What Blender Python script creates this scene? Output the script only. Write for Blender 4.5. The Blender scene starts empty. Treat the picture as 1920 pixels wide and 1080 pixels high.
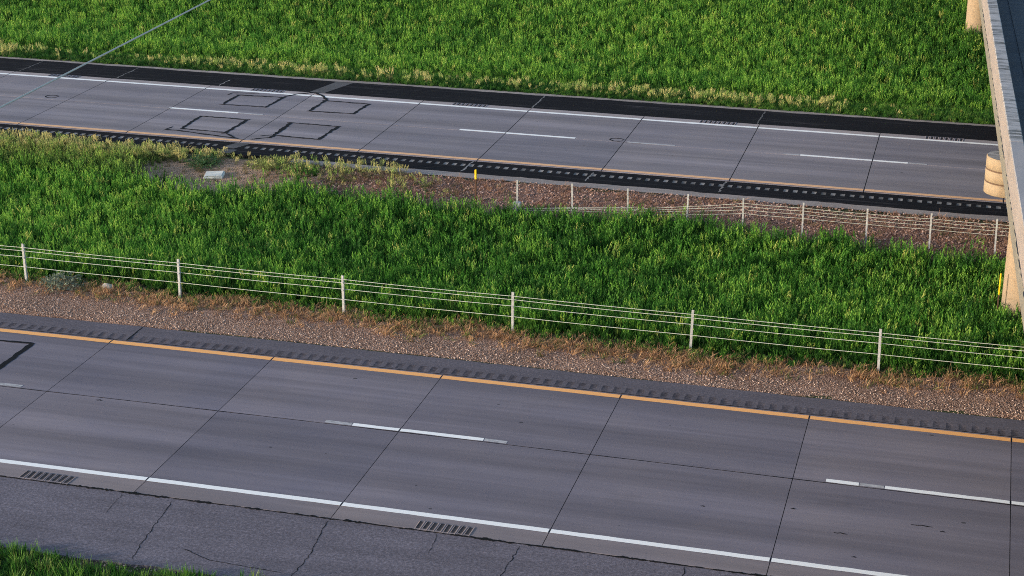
import bpy, bmesh, math, random
import numpy as np
from mathutils import Vector, Matrix

random.seed(7)
rng = np.random.default_rng(11)
S = bpy.context.scene
COL = S.collection
R = math.radians

# ------------------------------------------------------------------ camera
cam = bpy.data.cameras.new('camera')
cam.sensor_width = 36.0
cam.lens = 3301.85 / 1920 * 36.0
cam.clip_start = 0.5
cam.clip_end = 4000
camo = bpy.data.objects.new('camera', cam)
COL.objects.link(camo)
fw = Vector((-0.24472389, 0.9051193, -0.34766258))
rt = Vector((0.96504379, 0.26207172, 0.00298252))
up = Vector((-0.09381207, 0.33477972, 0.93761497))
m = Matrix((rt, up, -fw)).transposed().to_4x4()
m.translation = (0, 0, 17.6632)
camo.matrix_world = m
S.camera = camo

# ------------------------------------------------------------------ light
SUN_AZ, SUN_EL = 236.0, 11.0
w = bpy.data.worlds.new('World')
S.world = w
w.use_nodes = True
wn = w.node_tree.nodes
sky = wn.new('ShaderNodeTexSky')
sky.sky_type = 'NISHITA'
sky.sun_disc = False
sky.sun_elevation = R(SUN_EL)
sky.sun_rotation = R(SUN_AZ)
w.node_tree.links.new(sky.outputs[0], wn['Background'].inputs[0])
wn['Background'].inputs[1].default_value = 0.15
sl = bpy.data.lights.new('sun', 'SUN')
sl.energy = 2.3
sl.angle = R(1.2)
sl.color = (1.0, 0.84, 0.66)
so = bpy.data.objects.new('sun', sl)
COL.objects.link(so)
tosun = Vector((math.sin(R(SUN_AZ)) * math.cos(R(SUN_EL)), math.cos(R(SUN_AZ)) * math.cos(R(SUN_EL)), math.sin(R(SUN_EL))))
so.rotation_euler = tosun.to_track_quat('Z', 'Y').to_euler()
so.location = tosun * 200
S.view_settings.view_transform = 'Standard'
S.view_settings.look = 'None'
S.view_settings.gamma = 1.0
S.view_settings.use_curve_mapping = False
S.view_settings.exposure = 1.12
S.render.engine = 'CYCLES'
S.cycles.use_denoising = False
S.cycles.filter_width = 1.0
S.cycles.max_bounces = 6
S.cycles.transparent_max_bounces = 4


# ------------------------------------------------------------------ helpers
def tag(o, label=None, cat=None, group=None, kind=None):
    if label: o['label'] = label
    if cat: o['category'] = cat
    if group: o['group'] = group
    if kind: o['kind'] = kind
    return o


def link(name, me, mat=None, parent=None, loc=None, smooth=False):
    o = bpy.data.objects.new(name, me)
    COL.objects.link(o)
    if mat is not None and len(me.materials) == 0:
        me.materials.append(mat)
    if parent is not None: o.parent = parent
    if loc is not None: o.location = loc
    if smooth:
        me.polygons.foreach_set('use_smooth', [True] * len(me.polygons))
    return o


def pyd(name, v, f, mat=None, parent=None, loc=None, smooth=False):
    me = bpy.data.meshes.new(name)
    me.from_pydata([tuple(map(float, a)) for a in v], [], [tuple(map(int, a)) for a in f])
    me.update()
    return link(name, me, mat, parent, loc, smooth)


def from_bm(name, bm, mat=None, parent=None, loc=None, smooth=False):
    me = bpy.data.meshes.new(name)
    bmesh.ops.recalc_face_normals(bm, faces=bm.faces)
    bm.to_mesh(me)
    bm.free()
    return link(name, me, mat, parent, loc, smooth)


def empty(name, loc=(0, 0, 0), rz=0):
    o = bpy.data.objects.new(name, None)
    COL.objects.link(o)
    o.location = loc
    o.rotation_euler = (0, 0, rz)
    o.empty_display_size = 0.3
    return o


def bm_box(bm, x0, x1, y0, y1, z0, z1, bev=0.0):
    t = bmesh.new()
    bmesh.ops.create_cube(t, size=1)
    for v in t.verts:
        v.co = Vector(((x0 + x1) / 2 + v.co.x * (x1 - x0), (y0 + y1) / 2 + v.co.y * (y1 - y0), (z0 + z1) / 2 + v.co.z * (z1 - z0)))
    if bev > 0:
        bmesh.ops.bevel(t, geom=t.edges[:], offset=bev, segments=1, affect='EDGES')
    tmp = bpy.data.meshes.new('t')
    t.to_mesh(tmp)
    t.free()
    bm.from_mesh(tmp)
    bpy.data.meshes.remove(tmp)
    return bm


def box(name, x0, x1, y0, y1, z0, z1, mat, parent=None, bev=0.0):
    return from_bm(name, bm_box(bmesh.new(), x0, x1, y0, y1, z0, z1, bev), mat, parent)


def tube(path, r, n=8):
    P = [Vector(p) for p in path]
    V, F = [], []
    for i, p in enumerate(P):
        d = (P[min(i + 1, len(P) - 1)] - P[max(i - 1, 0)]).normalized()
        a = d.cross(Vector((0, 0, 1)))
        if a.length < 1e-4: a = Vector((1, 0, 0))
        a.normalize()
        b = a.cross(d)
        for k in range(n):
            t = 2 * math.pi * k / n
            V.append(p + r * (a * math.cos(t) + b * math.sin(t)))
    for i in range(len(P) - 1):
        for k in range(n):
            F.append((i * n + k, i * n + (k + 1) % n, (i + 1) * n + (k + 1) % n, (i + 1) * n + k))
    F.append(tuple(range(n)))
    F.append(tuple((len(P) - 1) * n + k for k in range(n))[::-1])
    return V, F


def hash2(ix, iy, s):
    h = (ix.astype(np.int64) * 374761393 + iy.astype(np.int64) * 668265263 + s * 1274126177) & 0xFFFFFFFF
    h = ((h ^ (h >> 13)) * 1274126177) & 0xFFFFFFFF
    return ((h ^ (h >> 16)) & 0xFFFF) / 65535.0


def vnoise(x, y, sc, s=0):
    x = np.asarray(x, float) / sc
    y = np.asarray(y, float) / sc
    ix, iy = np.floor(x), np.floor(y)
    fx, fy = x - ix, y - iy
    fx = fx * fx * (3 - 2 * fx)
    fy = fy * fy * (3 - 2 * fy)
    a = hash2(ix, iy, s); b = hash2(ix + 1, iy, s); c = hash2(ix, iy + 1, s); d = hash2(ix + 1, iy + 1, s)
    return (a * (1 - fx) + b * fx) * (1 - fy) + (c * (1 - fx) + d * fx) * fy


def fbm(x, y, sc, s=0):
    return (vnoise(x, y, sc, s) + 0.5 * vnoise(x, y, sc / 2.1, s + 1) + 0.25 * vnoise(x, y, sc / 4.3, s + 2)) / 1.75


# ------------------------------------------------------------------ terrain profile
PY = [-80, 10, 22, 27.0, 28.3, 28.8, 39.9, 40.5, 43.0, 45.5, 48.5, 51.0, 53.0, 54.5, 56.2, 57.2, 67.9, 68.6, 70, 73, 76, 80, 95, 110, 140, 3000]
PZ = [-3.0, -1.2, -.55, -.16, -.03, -.22, -.22, -.03, -.09, -.33, -.48, -.40, -.20, -.10, -.025, -.22, -.22, -.03, -.14, -.28, .1, 1.0, 3.6, 6.0, 7.0, 8.0]


def terr(x, y):
    z = np.interp(y, PY, PZ)
    inroad = ((np.asarray(y) > 28.2) & (np.asarray(y) < 40.6)) | ((np.asarray(y) > 56.0) & (np.asarray(y) < 68.7))
    return z + np.where(inroad, 0, (vnoise(x, y, 1.7, 5) - .5) * .06)


# ------------------------------------------------------------------ materials
class NB:
    def __init__(self, name):
        self.mat = bpy.data.materials.new(name)
        self.mat.use_nodes = True
        self.nt = self.mat.node_tree
        self.n = self.nt.nodes
        self.b = self.n['Principled BSDF']
        self.out = self.n['Material Output']
        self._co = None

    def new(self, t, **kw):
        nd = self.n.new(t)
        for k, v in kw.items():
            setattr(nd, k, v)
        return nd

    def l(self, a, b):
        self.nt.links.new(a, b)

    def pos(self, scale=(1, 1, 1)):
        g = self.new('ShaderNodeNewGeometry')
        mp = self.new('ShaderNodeMapping')
        mp.inputs['Scale'].default_value = scale
        self.l(g.outputs['Position'], mp.inputs['Vector'])
        return mp.outputs[0]

    def noise(self, scale, detail=4, rough=.6, vec=None, vs=(1, 1, 1)):
        t = self.new('ShaderNodeTexNoise')
        t.inputs['Scale'].default_value = scale
        t.inputs['Detail'].default_value = detail
        t.inputs['Roughness'].default_value = rough
        self.l(vec if vec is not None else self.pos(vs), t.inputs['Vector'])
        return t.outputs['Fac']

    def ramp(self, fac, stops):
        r = self.new('ShaderNodeValToRGB')
        e = r.color_ramp.elements
        while len(e) < len(stops): e.new(0.5)
        for i, (p, c) in enumerate(stops):
            e[i].position = p
            e[i].color = (*c, 1) if len(c) == 3 else c
        self.l(fac, r.inputs[0])
        return r.outputs[0]

    def mix(self, fac, a, b, mode='MIX'):
        x = self.new('ShaderNodeMix', data_type='RGBA', blend_type=mode)
        for sock, val in ((x.inputs['Factor'], fac), (x.inputs['A'] if False else x.inputs[6], a), (x.inputs[7], b)):
            if isinstance(val, (int, float)): sock.default_value = val
            elif isinstance(val, tuple): sock.default_value = (*val, 1) if len(val) == 3 else val
            else: self.l(val, sock)
        return x.outputs[2]

    def math(self, op, a, b=0.0, c=0.0):
        x = self.new('ShaderNodeMath', operation=op)
        for i, v in enumerate((a, b, c)):
            if isinstance(v, (int, float)): x.inputs[i].default_value = v
            else: self.l(v, x.inputs[i])
        return x.outputs[0]

    def bump(self, h, strength=.3, dist=.01):
        x = self.new('ShaderNodeBump')
        x.inputs['Strength'].default_value = strength
        x.inputs['Distance'].default_value = dist
        self.l(h, x.inputs['Height'])
        self.l(x.outputs[0], self.b.inputs['Normal'])

    def fin(self, col, rough=.85, spec=.3):
        if isinstance(col, tuple): self.b.inputs['Base Color'].default_value = (*col, 1)
        else: self.l(col, self.b.inputs['Base Color'])
        if isinstance(rough, (int, float)): self.b.inputs['Roughness'].default_value = rough
        else: self.l(rough, self.b.inputs['Roughness'])
        self.b.inputs['Specular IOR Level'].default_value = spec
        return self.mat


def g3(v): return (v, v, v)


def mat_concrete_road(name, base, tone):
    n = NB(name)
    fine = n.noise(38, 5, .75)
    streak = n.noise(1.0, 4, .6, vs=(.10, 1.6, 1))
    streak2 = n.noise(1.0, 3, .6, vs=(.05, 5.5, 1))
    blot = n.noise(.55, 4, .6)
    c = n.ramp(streak, [(.32, tuple(b * .80 for b in base)), (.68, tuple(b * 1.14 for b in base))])
    c = n.mix(.5, c, n.ramp(streak2, [(.3, g3(.82)), (.7, g3(1.12))]), 'MULTIPLY')
    c = n.mix(.8, c, n.ramp(blot, [(.3, (.90, .91, .95)), (.72, (1.08, 1.05, 1.0))]), 'MULTIPLY')
    c = n.mix(.9, c, n.ramp(fine, [(.25, g3(.74)), (.5, g3(1.0)), (.78, g3(1.2))]), 'MULTIPLY')
    # worn wheel paths run along the lanes
    wp = n.new('ShaderNodeTexWave', wave_type='BANDS', bands_direction='Y')
    wp.inputs['Scale'].default_value = .17
    wp.inputs['Distortion'].default_value = 2.2
    wp.inputs['Detail'].default_value = 3
    wp.inputs['Detail Scale'].default_value = .4
    n.l(n.pos((.12, 1, 1)), wp.inputs['Vector'])
    c = n.mix(.8, c, n.ramp(wp.outputs['Fac'], [(.15, g3(.88)), (.85, g3(1.08))]), 'MULTIPLY')
    oil = n.noise(1.0, 5, .7, vs=(.35, .9, 1))
    c = n.mix(n.ramp(oil, [(.60, g3(0)), (.78, g3(.35))]), c, (.07, .064, .072))
    # the strip outside the edge line is hardly driven on: cleaner, paler concrete
    gg = n.new('ShaderNodeNewGeometry')
    sx = n.new('ShaderNodeSeparateXYZ')
    n.l(gg.outputs['Position'], sx.inputs[0])
    yw = n.math('ADD', sx.outputs['Y'], n.math('MULTIPLY', n.noise(1.5, 3, .6), .12))
    out_lo = n.math('LESS_THAN', yw, 31.99)
    out_hi = n.math('GREATER_THAN', yw, 65.66)
    c = n.mix(n.math('MAXIMUM', n.math('MULTIPLY', out_lo, n.math('LESS_THAN', yw, 45.0)), out_hi), c, n.mix(1.0, c, (1.42, 1.36, 1.22), 'MULTIPLY'))
    # pop-outs : sparse dark pits
    vo = n.new('ShaderNodeTexVoronoi', feature='F1')
    vo.inputs['Scale'].default_value = 2.1
    n.l(n.pos((.7, 1, 1)), vo.inputs['Vector'])
    rnd = n.new('ShaderNodeSeparateColor')
    n.l(vo.outputs['Color'], rnd.inputs[0])
    thr = n.math('MULTIPLY', n.math('GREATER_THAN', rnd.outputs[0], .40), n.math('MULTIPLY_ADD', n.math('POWER', rnd.outputs[1], 3.0), .075, .018))
    pit = n.math('LESS_THAN', vo.outputs['Distance'], thr)
    c = n.mix(n.math('MULTIPLY', pit, .75), c, (.03, .03, .035))
    # each cast slab a little different
    oi = n.new('ShaderNodeObjectInfo')
    c = n.mix(1.0, c, n.ramp(oi.outputs['Random'], [(0, (.87, .87, .90)), (1, (1.11, 1.08, 1.06))]), 'MULTIPLY')
    h = n.mix(.5, fine, n.noise(1, 2, .5, vs=(.5, 60, 1)))
    n.bump(h, .25, .006)
    return n.fin(c, .82, tone)


def mat_asphalt(name, base, speck, var=.35, warm=(1, 1, 1), rough=.9, spec=.25):
    n = NB(name)
    fine = n.noise(15, 7, .9)
    st = n.noise(1.0, 4, .65, vs=(.18, 2.2, 1))
    bl = n.noise(.8, 4, .65)
    c = n.ramp(fine, [(.30, tuple(b * (1 - speck) for b in base)), (.52, base), (.74, tuple(b * (1 + 1.9 * speck) for b in base))])
    c = n.mix(.9, c, n.ramp(st, [(.25, g3(1 - var)), (.75, g3(1 + var))]), 'MULTIPLY')
    oi = n.new('ShaderNodeObjectInfo')
    c = n.mix(1.0 if 'dust' in name else 0.0, c, n.ramp(oi.outputs['Random'], [(0, g3(.45)), (1, g3(1.1))]), 'MULTIPLY')
    c = n.mix(.6, c, n.ramp(bl, [(.3, g3(.85)), (.75, (1.2 * warm[0], 1.2 * warm[1], 1.2 * warm[2]))]), 'MULTIPLY')
    n.bump(fine, .5, .012)
    return n.fin(c, rough, spec)


def mat_paint(name, col, worn, rough=.6, spec=.3, thr=.62):
    n = NB(name)
    ns = n.noise(9, 6, .8, vs=(.5, 1.5, 1))
    st = n.noise(1, 4, .7, vs=(.5, 25, 1))
    a = n.math('ADD', n.math('MULTIPLY', ns, .6), n.math('MULTIPLY', st, .4))
    c = n.ramp(a, [(.3, tuple(x * .9 for x in col)), (thr - .05, col), (thr, tuple(x * .75 for x in col)), (thr + .06, worn)])
    return n.fin(c, rough, spec)


def mat_plain(name, col, rough=.7, spec=.3, nz=0.25, sc=12, metal=0.0):
    n = NB(name)
    f = n.noise(sc, 5, .7)
    c = n.ramp(f, [(.25, tuple(x * (1 - nz) for x in col)), (.75, tuple(min(1, x * (1 + nz)) for x in col))])
    n.b.inputs['Metallic'].default_value = metal
    return n.fin(c, rough, spec)


def mat_bridge(name, base, dark, stain=.6, vs=(1, 1, .3), sc=2.5, rough_bump=.4, st_lo=.52):
    n = NB(name)
    f = n.noise(30, 5, .75)
    b = n.noise(sc, 5, .7, vs=vs)
    b2 = n.noise(.7, 3, .6)
    c = n.ramp(f, [(.3, tuple(x * .8 for x in base)), (.7, tuple(x * 1.15 for x in base))])
    c = n.mix(n.math('MULTIPLY', n.ramp(b, [(st_lo, g3(0)), (st_lo + .16, g3(1))]), stain), c, dark)
    c = n.mix(.6, c, n.ramp(b2, [(.3, g3(.86)), (.7, g3(1.1))]), 'MULTIPLY')
    n.bump(f, rough_bump, .01)
    return n.fin(c, .88, .25)


def mat_leaf(name, attr=True, base=(.07, .16, .03), trans=.45, tip=1.5):
    """blade material: per-plant tint comes in on the instances, a little lighter tips from UV-less height attribute"""
    n = NB(name)
    if attr:
        a = n.new('ShaderNodeAttribute', attribute_type='INSTANCER', attribute_name='tint')
        c = a.outputs['Color']
    else:
        c = n.mix(n.noise(7, 3, .6), tuple(x * .7 for x in base), tuple(x * 1.4 for x in base))
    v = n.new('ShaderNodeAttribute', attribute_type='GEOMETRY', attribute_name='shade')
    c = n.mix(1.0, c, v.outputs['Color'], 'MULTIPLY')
    n.l(c, n.b.inputs['Base Color'])
    n.b.inputs['Roughness'].default_value = .55
    n.b.inputs['Specular IOR Level'].default_value = .25
    tr = n.new('ShaderNodeBsdfTranslucent')
    n.l(c, tr.inputs['Color'])
    ms = n.new('ShaderNodeMixShader')
    ms.inputs[0].default_value = trans
    n.l(n.b.outputs[0], ms.inputs[1])
    n.l(tr.outputs[0], ms.inputs[2])
    n.l(ms.outputs[0], n.out.inputs['Surface'])
    return n.mat


M = {}
M['slab_near'] = mat_concrete_road('concrete_near', (.176, .162, .194), .2)
M['slab_far'] = mat_concrete_road('concrete_far', (.218, .203, .230), .2)
M['joint'] = mat_plain('joint_sealant', (.008, .008, .009), .8, .1)
M['tar'] = mat_plain('tar_sealant', (.006, .006, .009), .8, .12)
M['asph_near'] = mat_asphalt('asphalt_grey', (.142, .128, .154), .70, .22, spec=.15)
M['asph_inner'] = mat_asphalt('asphalt_inner', (.115, .103, .122), .50, .18, spec=.15)
def mat_sealed():
    n = NB('asphalt_sealed_black')
    fine = n.noise(24, 5, .8)
    c = n.ramp(fine, [(.3, (.004, .004, .006)), (.7, (.012, .011, .015))])
    st = n.noise(1.0, 5, .75, vs=(.22, 5.5, 1))
    pt = n.noise(.35, 4, .6)
    f = n.math('MULTIPLY', n.ramp(st, [(.52, g3(0)), (.66, g3(1))]), n.ramp(pt, [(.38, g3(.12)), (.64, g3(.9))]))
    c = n.mix(f, c, (.052, .048, .054))
    n.bump(fine, .5, .012)
    return n.fin(c, .9, .08)


M['asph_black'] = mat_sealed()
M['groove_dusty'] = mat_asphalt('groove_dust', (.20, .195, .20), .4, .2)
M['groove_near'] = mat_asphalt('groove_near', (.082, .073, .086), .8, .5, spec=.1)
M['groove_conc'] = mat_plain('groove_concrete', (.035, .032, .034), .9, .05, .4)
M['groove_worn'] = mat_plain('groove_worn', (.062, .056, .060), .9, .05, .6, 20)
M['gravel_edge'] = mat_asphalt('fine_gravel_edge', (.27, .235, .225), .4, .25)
M['patch'] = mat_asphalt('worn_patch', (.085, .083, .09), .4, .4)
M['white'] = mat_paint('white_paint', (.88, .88, .88), (.58, .58, .58), thr=.75)
M['white_worn'] = mat_paint('white_paint_worn', (.46, .45, .47), (.24, .23, .24), thr=.52)
M['yellow'] = mat_paint('yellow_paint', (.90, .43, .14), (.50, .29, .14), thr=.68)
M['yellow_far'] = mat_paint('yellow_paint_faded', (.74, .42, .22), (.48, .32, .20), thr=.6)
M['steel'] = mat_plain('galvanised_steel', (.36, .37, .39), .55, .4, .35)
M['cable'] = mat_plain('galvanised_cable', (.46, .49, .45), .55, .4, .12)
M['span_cable'] = mat_plain('span_cable', (.33, .35, .35), .5, .4, .2)
M['brown_post'] = mat_plain('rusty_post', (.09, .05, .035), .8, .2, .3)
M['yel_plastic'] = mat_plain('yellow_plastic', (.85, .55, .01), .5, .4, .06)
M['bridge_col'] = mat_bridge('pier_concrete', (.33, .25, .175), (.19, .125, .075), .55, (1, 1, 1), 9)
M['bridge_cap'] = mat_bridge('cap_concrete', (.36, .275, .185), (.24, .165, .105), .4, (1, 1, .6), 6)
M['bridge_cap_groove'] = mat_plain('cap_groove_brown', (.13, .085, .06), .9, .2, .3)  # darker brown tone inside the two cap grooves
M['bridge_barrier'] = mat_bridge('barrier_concrete', (.30, .262, .25), (.19, .155, .14), .45, (1, .4, 1), 5)
M['bridge_slab'] = mat_bridge('slab_edge_concrete', (.205, .192, .165), (.11, .10, .09), .6, (1, .6, 1), 5)
M['bridge_top'] = mat_bridge('barrier_top_stained', (.36, .355, .37), (.045, .05, .05), .9, (.35, 1.9, 1), 3.0, st_lo=.47)
M['bridge_top_clean'] = mat_bridge('barrier_top_clean', (.31, .30, .315), (.22, .22, .22), .3, (.4, 1.2, 1), 3)
M['deck'] = mat_asphalt('deck_asphalt', (.055, .068, .085), .3, .3, spec=.1)
M['vault'] = mat_plain('vault_concrete', (.60, .60, .56), .8, .3, .1)
M['rock'] = mat_plain('rock', (.42, .38, .33), .9, .2, .4, 8)
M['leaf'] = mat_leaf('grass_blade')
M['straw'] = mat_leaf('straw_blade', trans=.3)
M['weed'] = mat_leaf('weed_leaf', False, (.06, .13, .05), .35)
M['weed_grey'] = mat_leaf('grey_leaf', False, (.15, .19, .15), .3)
M['weed_yel'] = mat_leaf('yellow_leaf', False, (.24, .27, .09), .35)


def mat_soil():
    n = NB('soil')
    f = n.noise(14, 6, .8)
    b = n.noise(.5, 5, .6)
    c = n.ramp(f, [(.3, (.035, .032, .02)), (.7, (.10, .085, .05))])
    c = n.mix(n.ramp(b, [(.4, g3(0)), (.65, g3(1))]), c, n.ramp(f, [(.3, (.02, .035, .012)), (.7, (.06, .09, .03))]))
    n.bump(f, .8, .04)
    return n.fin(c, .95, .1)


def mat_gravel(name, c0, c1, c2):
    n = NB(name)
    vo = n.new('ShaderNodeTexVoronoi', feature='F1')
    vo.inputs['Scale'].default_value = 26
    n.l(n.pos(), vo.inputs['Vector'])
    sp = n.new('ShaderNodeSeparateColor')
    n.l(vo.outputs['Color'], sp.inputs[0])
    c = n.ramp(sp.outputs[0], [(0, c0), (.5, c1), (1, c2)])
    c = n.mix(n.ramp(vo.outputs['Distance'], [(.35, g3(0)), (.7, g3(.8))]), c, tuple(x * .35 for x in c0))
    bl = n.noise(.7, 5, .65)
    c = n.mix(.8, c, n.ramp(bl, [(.3, (.72, .66, .62)), (.7, (1.15, 1.05, 1.0))]), 'MULTIPLY')
    n.bump(n.math('SUBTRACT', 1.0, vo.outputs['Distance']), .9, .03)
    return n.fin(c, .95, .1)


M['soil'] = mat_soil()
M['gravel_near'] = mat_gravel('gravel_near', (.26, .155, .115), (.38, .25, .19), (.52, .385, .32))
M['gravel_far'] = mat_gravel('gravel_far', (.23, .13, .10), (.34, .21, .165), (.46, .32, .27))
M['dirt'] = mat_gravel('bare_dirt', (.36, .25, .18), (.48, .35, .265), (.55, .43, .34))


def mat_stone():
    n = NB('stone')
    a = n.new('ShaderNodeAttribute', attribute_type='INSTANCER', attribute_name='tint')
    return n.fin(a.outputs['Color'], .9, .2)


M['stone'] = mat_stone()

# ------------------------------------------------------------------ ground sheets
xs = np.concatenate([np.linspace(-1500, -90, 14), np.arange(-84, 40, .8), np.linspace(46, 1500, 14)])
ys = np.unique(np.concatenate([np.linspace(-300, 8, 12), np.arange(10, 28, .8), np.array(PY[3:-1]), np.arange(40.5, 57, .4), np.arange(68.6, 100, .7), np.linspace(101, 160, 14), np.linspace(200, 2500, 12)]))
GX, GYY = np.meshgrid(xs, ys)
GZ = terr(GX, GYY)
V = np.stack([GX.ravel(), GYY.ravel(), GZ.ravel()], 1)
nx = len(xs)
F = [(j * nx + i, j * nx + i + 1, (j + 1) * nx + i + 1, (j + 1) * nx + i) for j in range(len(ys) - 1) for i in range(nx - 1)]
g = pyd('ground', V, F, M['soil'], smooth=True)
tag(g, 'grassy roadside ground with a ditch in the median and a rising bank beyond', kind='structure')


def sheet(name, x0, x1, ylo, yhi, mat, label, dz=.012, step=.35, nyy=10, parent=None):
    X = np.arange(x0, x1 + step, step)
    V, F = [], []
    for x in X:
        a, b = ylo(x), yhi(x)
        for j in range(nyy + 1):
            y = a + (b - a) * j / nyy
            V.append((x, y, float(terr(x, y)) + dz))
    for i in range(len(X) - 1):
        for j in range(nyy):
            q = i * (nyy + 1) + j
            F.append((q, q + nyy + 1, q + nyy + 2, q + 1))
    return tag(pyd(name, V, F, mat, parent, smooth=True), label, kind='structure')


def bend(x):
    return -.0004 * min(0.0, x + 5.0) ** 2


def near_gravel_hi(x):
    return 43.0 - .45 / (1 + math.exp(-(x + 14) * .35)) + (float(vnoise(x, 3.3, 1.1, 9)) - .5) * .5


def far_gravel_lo(x):
    # the bare strip widens towards the bridge
    return float(np.interp(x, [-22.5, -17, -13.7, -8.6, -5, 1], [53.3, 52.7, 52.8, 53.1, 52.5, 52.0])) + (float(vnoise(x, 8.8, 1.3, 4)) - .5) * .6


sheet('gravel_verge', -60, 25, lambda x: 40.36 + bend(x), near_gravel_hi, M['gravel_near'], 'tan gravel verge between the near inner shoulder and the median grass')
sheet('gravel_verge', -22.5, 25, far_gravel_lo, lambda x: 56.34, M['gravel_far'], 'reddish gravel verge behind the far cable barrier')
sheet('dirt_patch', -29.0, -22.0, lambda x: 52.1 + .10 * (x + 25.3) ** 2 + (float(vnoise(x, 1, .6, 2)) - .5) * .5, lambda x: 56.2 - .07 * (x + 25.0) ** 2, M['dirt'], 'bare dirt patch around the pale concrete vault', dz=.02)

# ------------------------------------------------------------------ roads
NJ = [-21.64 - 4.62 * 4, -21.64 - 4.62 * 3, -21.64 - 4.62 * 2, -21.64 - 4.62, -21.64, -17.05, -12.46, -7.82, -3.18, 1.53, 1.53 + 4.62, 1.53 + 9.24, 1.53 + 13.86]
FJ = [-35.45 - 4.59 * k for k in range(5, 0, -1)] + [-35.45, -30.90, -26.25, -21.60, -17.09, -12.52, -8.00, -3.42, 1.17, 5.76, 10.35, 14.94]


def slab(name, x0, x1, y0, y1, mat, parent, bendf, gx=.0085, gy=.011, th=.2, bev=.006):
    N = 4
    bm = bmesh.new()
    X = [x0 + gx] + [x0 + (x1 - x0) * k / N for k in range(1, N)] + [x1 - gx]
    rows = []
    for x in X:
        b = bendf(x)
        e = bev if x in (X[0], X[-1]) else 0
        rows.append([bm.verts.new((x, y0 + gy + b, -th)), bm.verts.new((x, y0 + gy + b, -bev - e * 0)), bm.verts.new((x, y0 + gy + bev + b, -e)),
                     bm.verts.new((x, y1 - gy - bev + b, -e)), bm.verts.new((x, y1 - gy + b, -bev)), bm.verts.new((x, y1 - gy + b, -th))])
    for i in range(len(X) - 1):
        for k in range(5):
            bm.faces.new((rows[i][k], rows[i + 1][k], rows[i + 1][k + 1], rows[i][k + 1]))
    bm.faces.new(rows[0]); bm.faces.new(rows[-1])
    return from_bm(name, bm, mat, parent)


def ribbon(pts, w0, zz, wob=0.0, seed=0, sub=.12):
    """flat strip along a polyline with a wobbling width"""
    P = []
    for a, b in zip(pts[:-1], pts[1:]):
        L = math.dist(a, b)
        n = max(1, int(L / sub))
        for k in range(n): P.append((a[0] + (b[0] - a[0]) * k / n, a[1] + (b[1] - a[1]) * k / n))
    P.append(pts[-1])
    rr = random.Random(seed)
    V, F = [], []
    for i, p in enumerate(P):
        q0, q1 = P[max(i - 1, 0)], P[min(i + 1, len(P) - 1)]
        d = Vector((q1[0] - q0[0], q1[1] - q0[1])).normalized()
        nrm = Vector((-d.y, d.x))
        a = w0 / 2 * (1 + wob * rr.uniform(-1, 1)); b = w0 / 2 * (1 + wob * rr.uniform(-1, 1))
        if i in (0, len(P) - 1): a *= .5; b *= .5
        V.append((p[0] + nrm.x * a, p[1] + nrm.y * a, zz)); V.append((p[0] - nrm.x * b, p[1] - nrm.y * b, zz))
    for i in range(len(P) - 1): F.append((2 * i, 2 * i + 1, 2 * i + 3, 2 * i + 2))
    return V, F


def hstrip(name, segs, y0, y1, z, mat, parent, bendf, step=1.2, nz=0.0, seed=0):
    """painted line built in pieces between the joints"""
    V, F = [], []
    rr = random.Random(seed)
    for x0, x1 in segs:
        n = max(1, int((x1 - x0) / step))
        for k in range(n + 1):
            x = x0 + (x1 - x0) * k / n
            b = bendf(x)
            V.append((x, y0 + b + rr.uniform(-nz, nz), z)); V.append((x, y1 + b + rr.uniform(-nz, nz), z))
            if k: q = len(V) - 4; F.append((q, q + 2, q + 3, q + 1))
    return pyd(name, V, F, mat, parent)


def zero(x): return 0.0


near = tag(empty('near_road', (0, 0, 0)), 'near dual-lane carriageway of jointed concrete slabs with asphalt shoulders', kind='structure')
far = tag(empty('far_road', (0, 0, 0)), 'far dual-lane carriageway of concrete slabs with black sealed shoulders', kind='structure')
# joint fill: one dark sheet just below the slab tops
hstrip('joint_sealant', [(NJ[0], NJ[-1])], 31.36, 39.40, -.010, M['joint'], near, bend)
hstrip('joint_sealant', [(FJ[0], FJ[-1])], 58.27, 66.08, -.010, M['joint'], far, zero)
for a, b in zip(NJ[:-1], NJ[1:]):
    slab('slab', a, b, 31.34, 35.85, M['slab_near'], near, bend)
    slab('slab', a, b, 35.85, 39.43, M['slab_near'], near, bend)
for a, b in zip(FJ[:-1], FJ[1:]):
    slab('slab', a, b, 58.25, 62.12, M['slab_far'], far, zero, gx=.015)
    slab('slab', a, b, 62.12, 66.10, M['slab_far'], far, zero, gx=.015)
nseg = [(a + .02, b - .02) for a, b in zip(NJ[:-1], NJ[1:])]
fseg = [(a + .025, b - .025) for a, b in zip(FJ[:-1], FJ[1:])]
hstrip('yellow_edge_line', nseg, 39.155, 39.355, .004, M['yellow'], near, bend, .3, .006, 1)
hstrip('white_edge_line', nseg, 31.94, 32.105, .004, M['white'], near, bend, .3, .006, 2)
hstrip('yellow_edge_line', fseg, 58.36, 58.58, .004, M['yellow_far'], far, zero, .3, .012, 3)
hstrip('white_edge_line', fseg, 65.46, 65.65, .004, M['white'], far, zero, .3, .010, 4)


def dash(parent, x0, x1, yc, wd, mat, bendf):
    J = NJ if parent is near else FJ
    cuts = [x0] + [j for j in J if x0 < j < x1] + [x1]
    segs = [(a + (.02 if a != x0 else 0), b - (.02 if b != x1 else 0)) for a, b in zip(cuts[:-1], cuts[1:])]
    return hstrip('lane_dash', segs, yc - wd / 2, yc + wd / 2, .004, mat, parent, bendf, .25, .008, int(x0 * 10))


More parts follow.
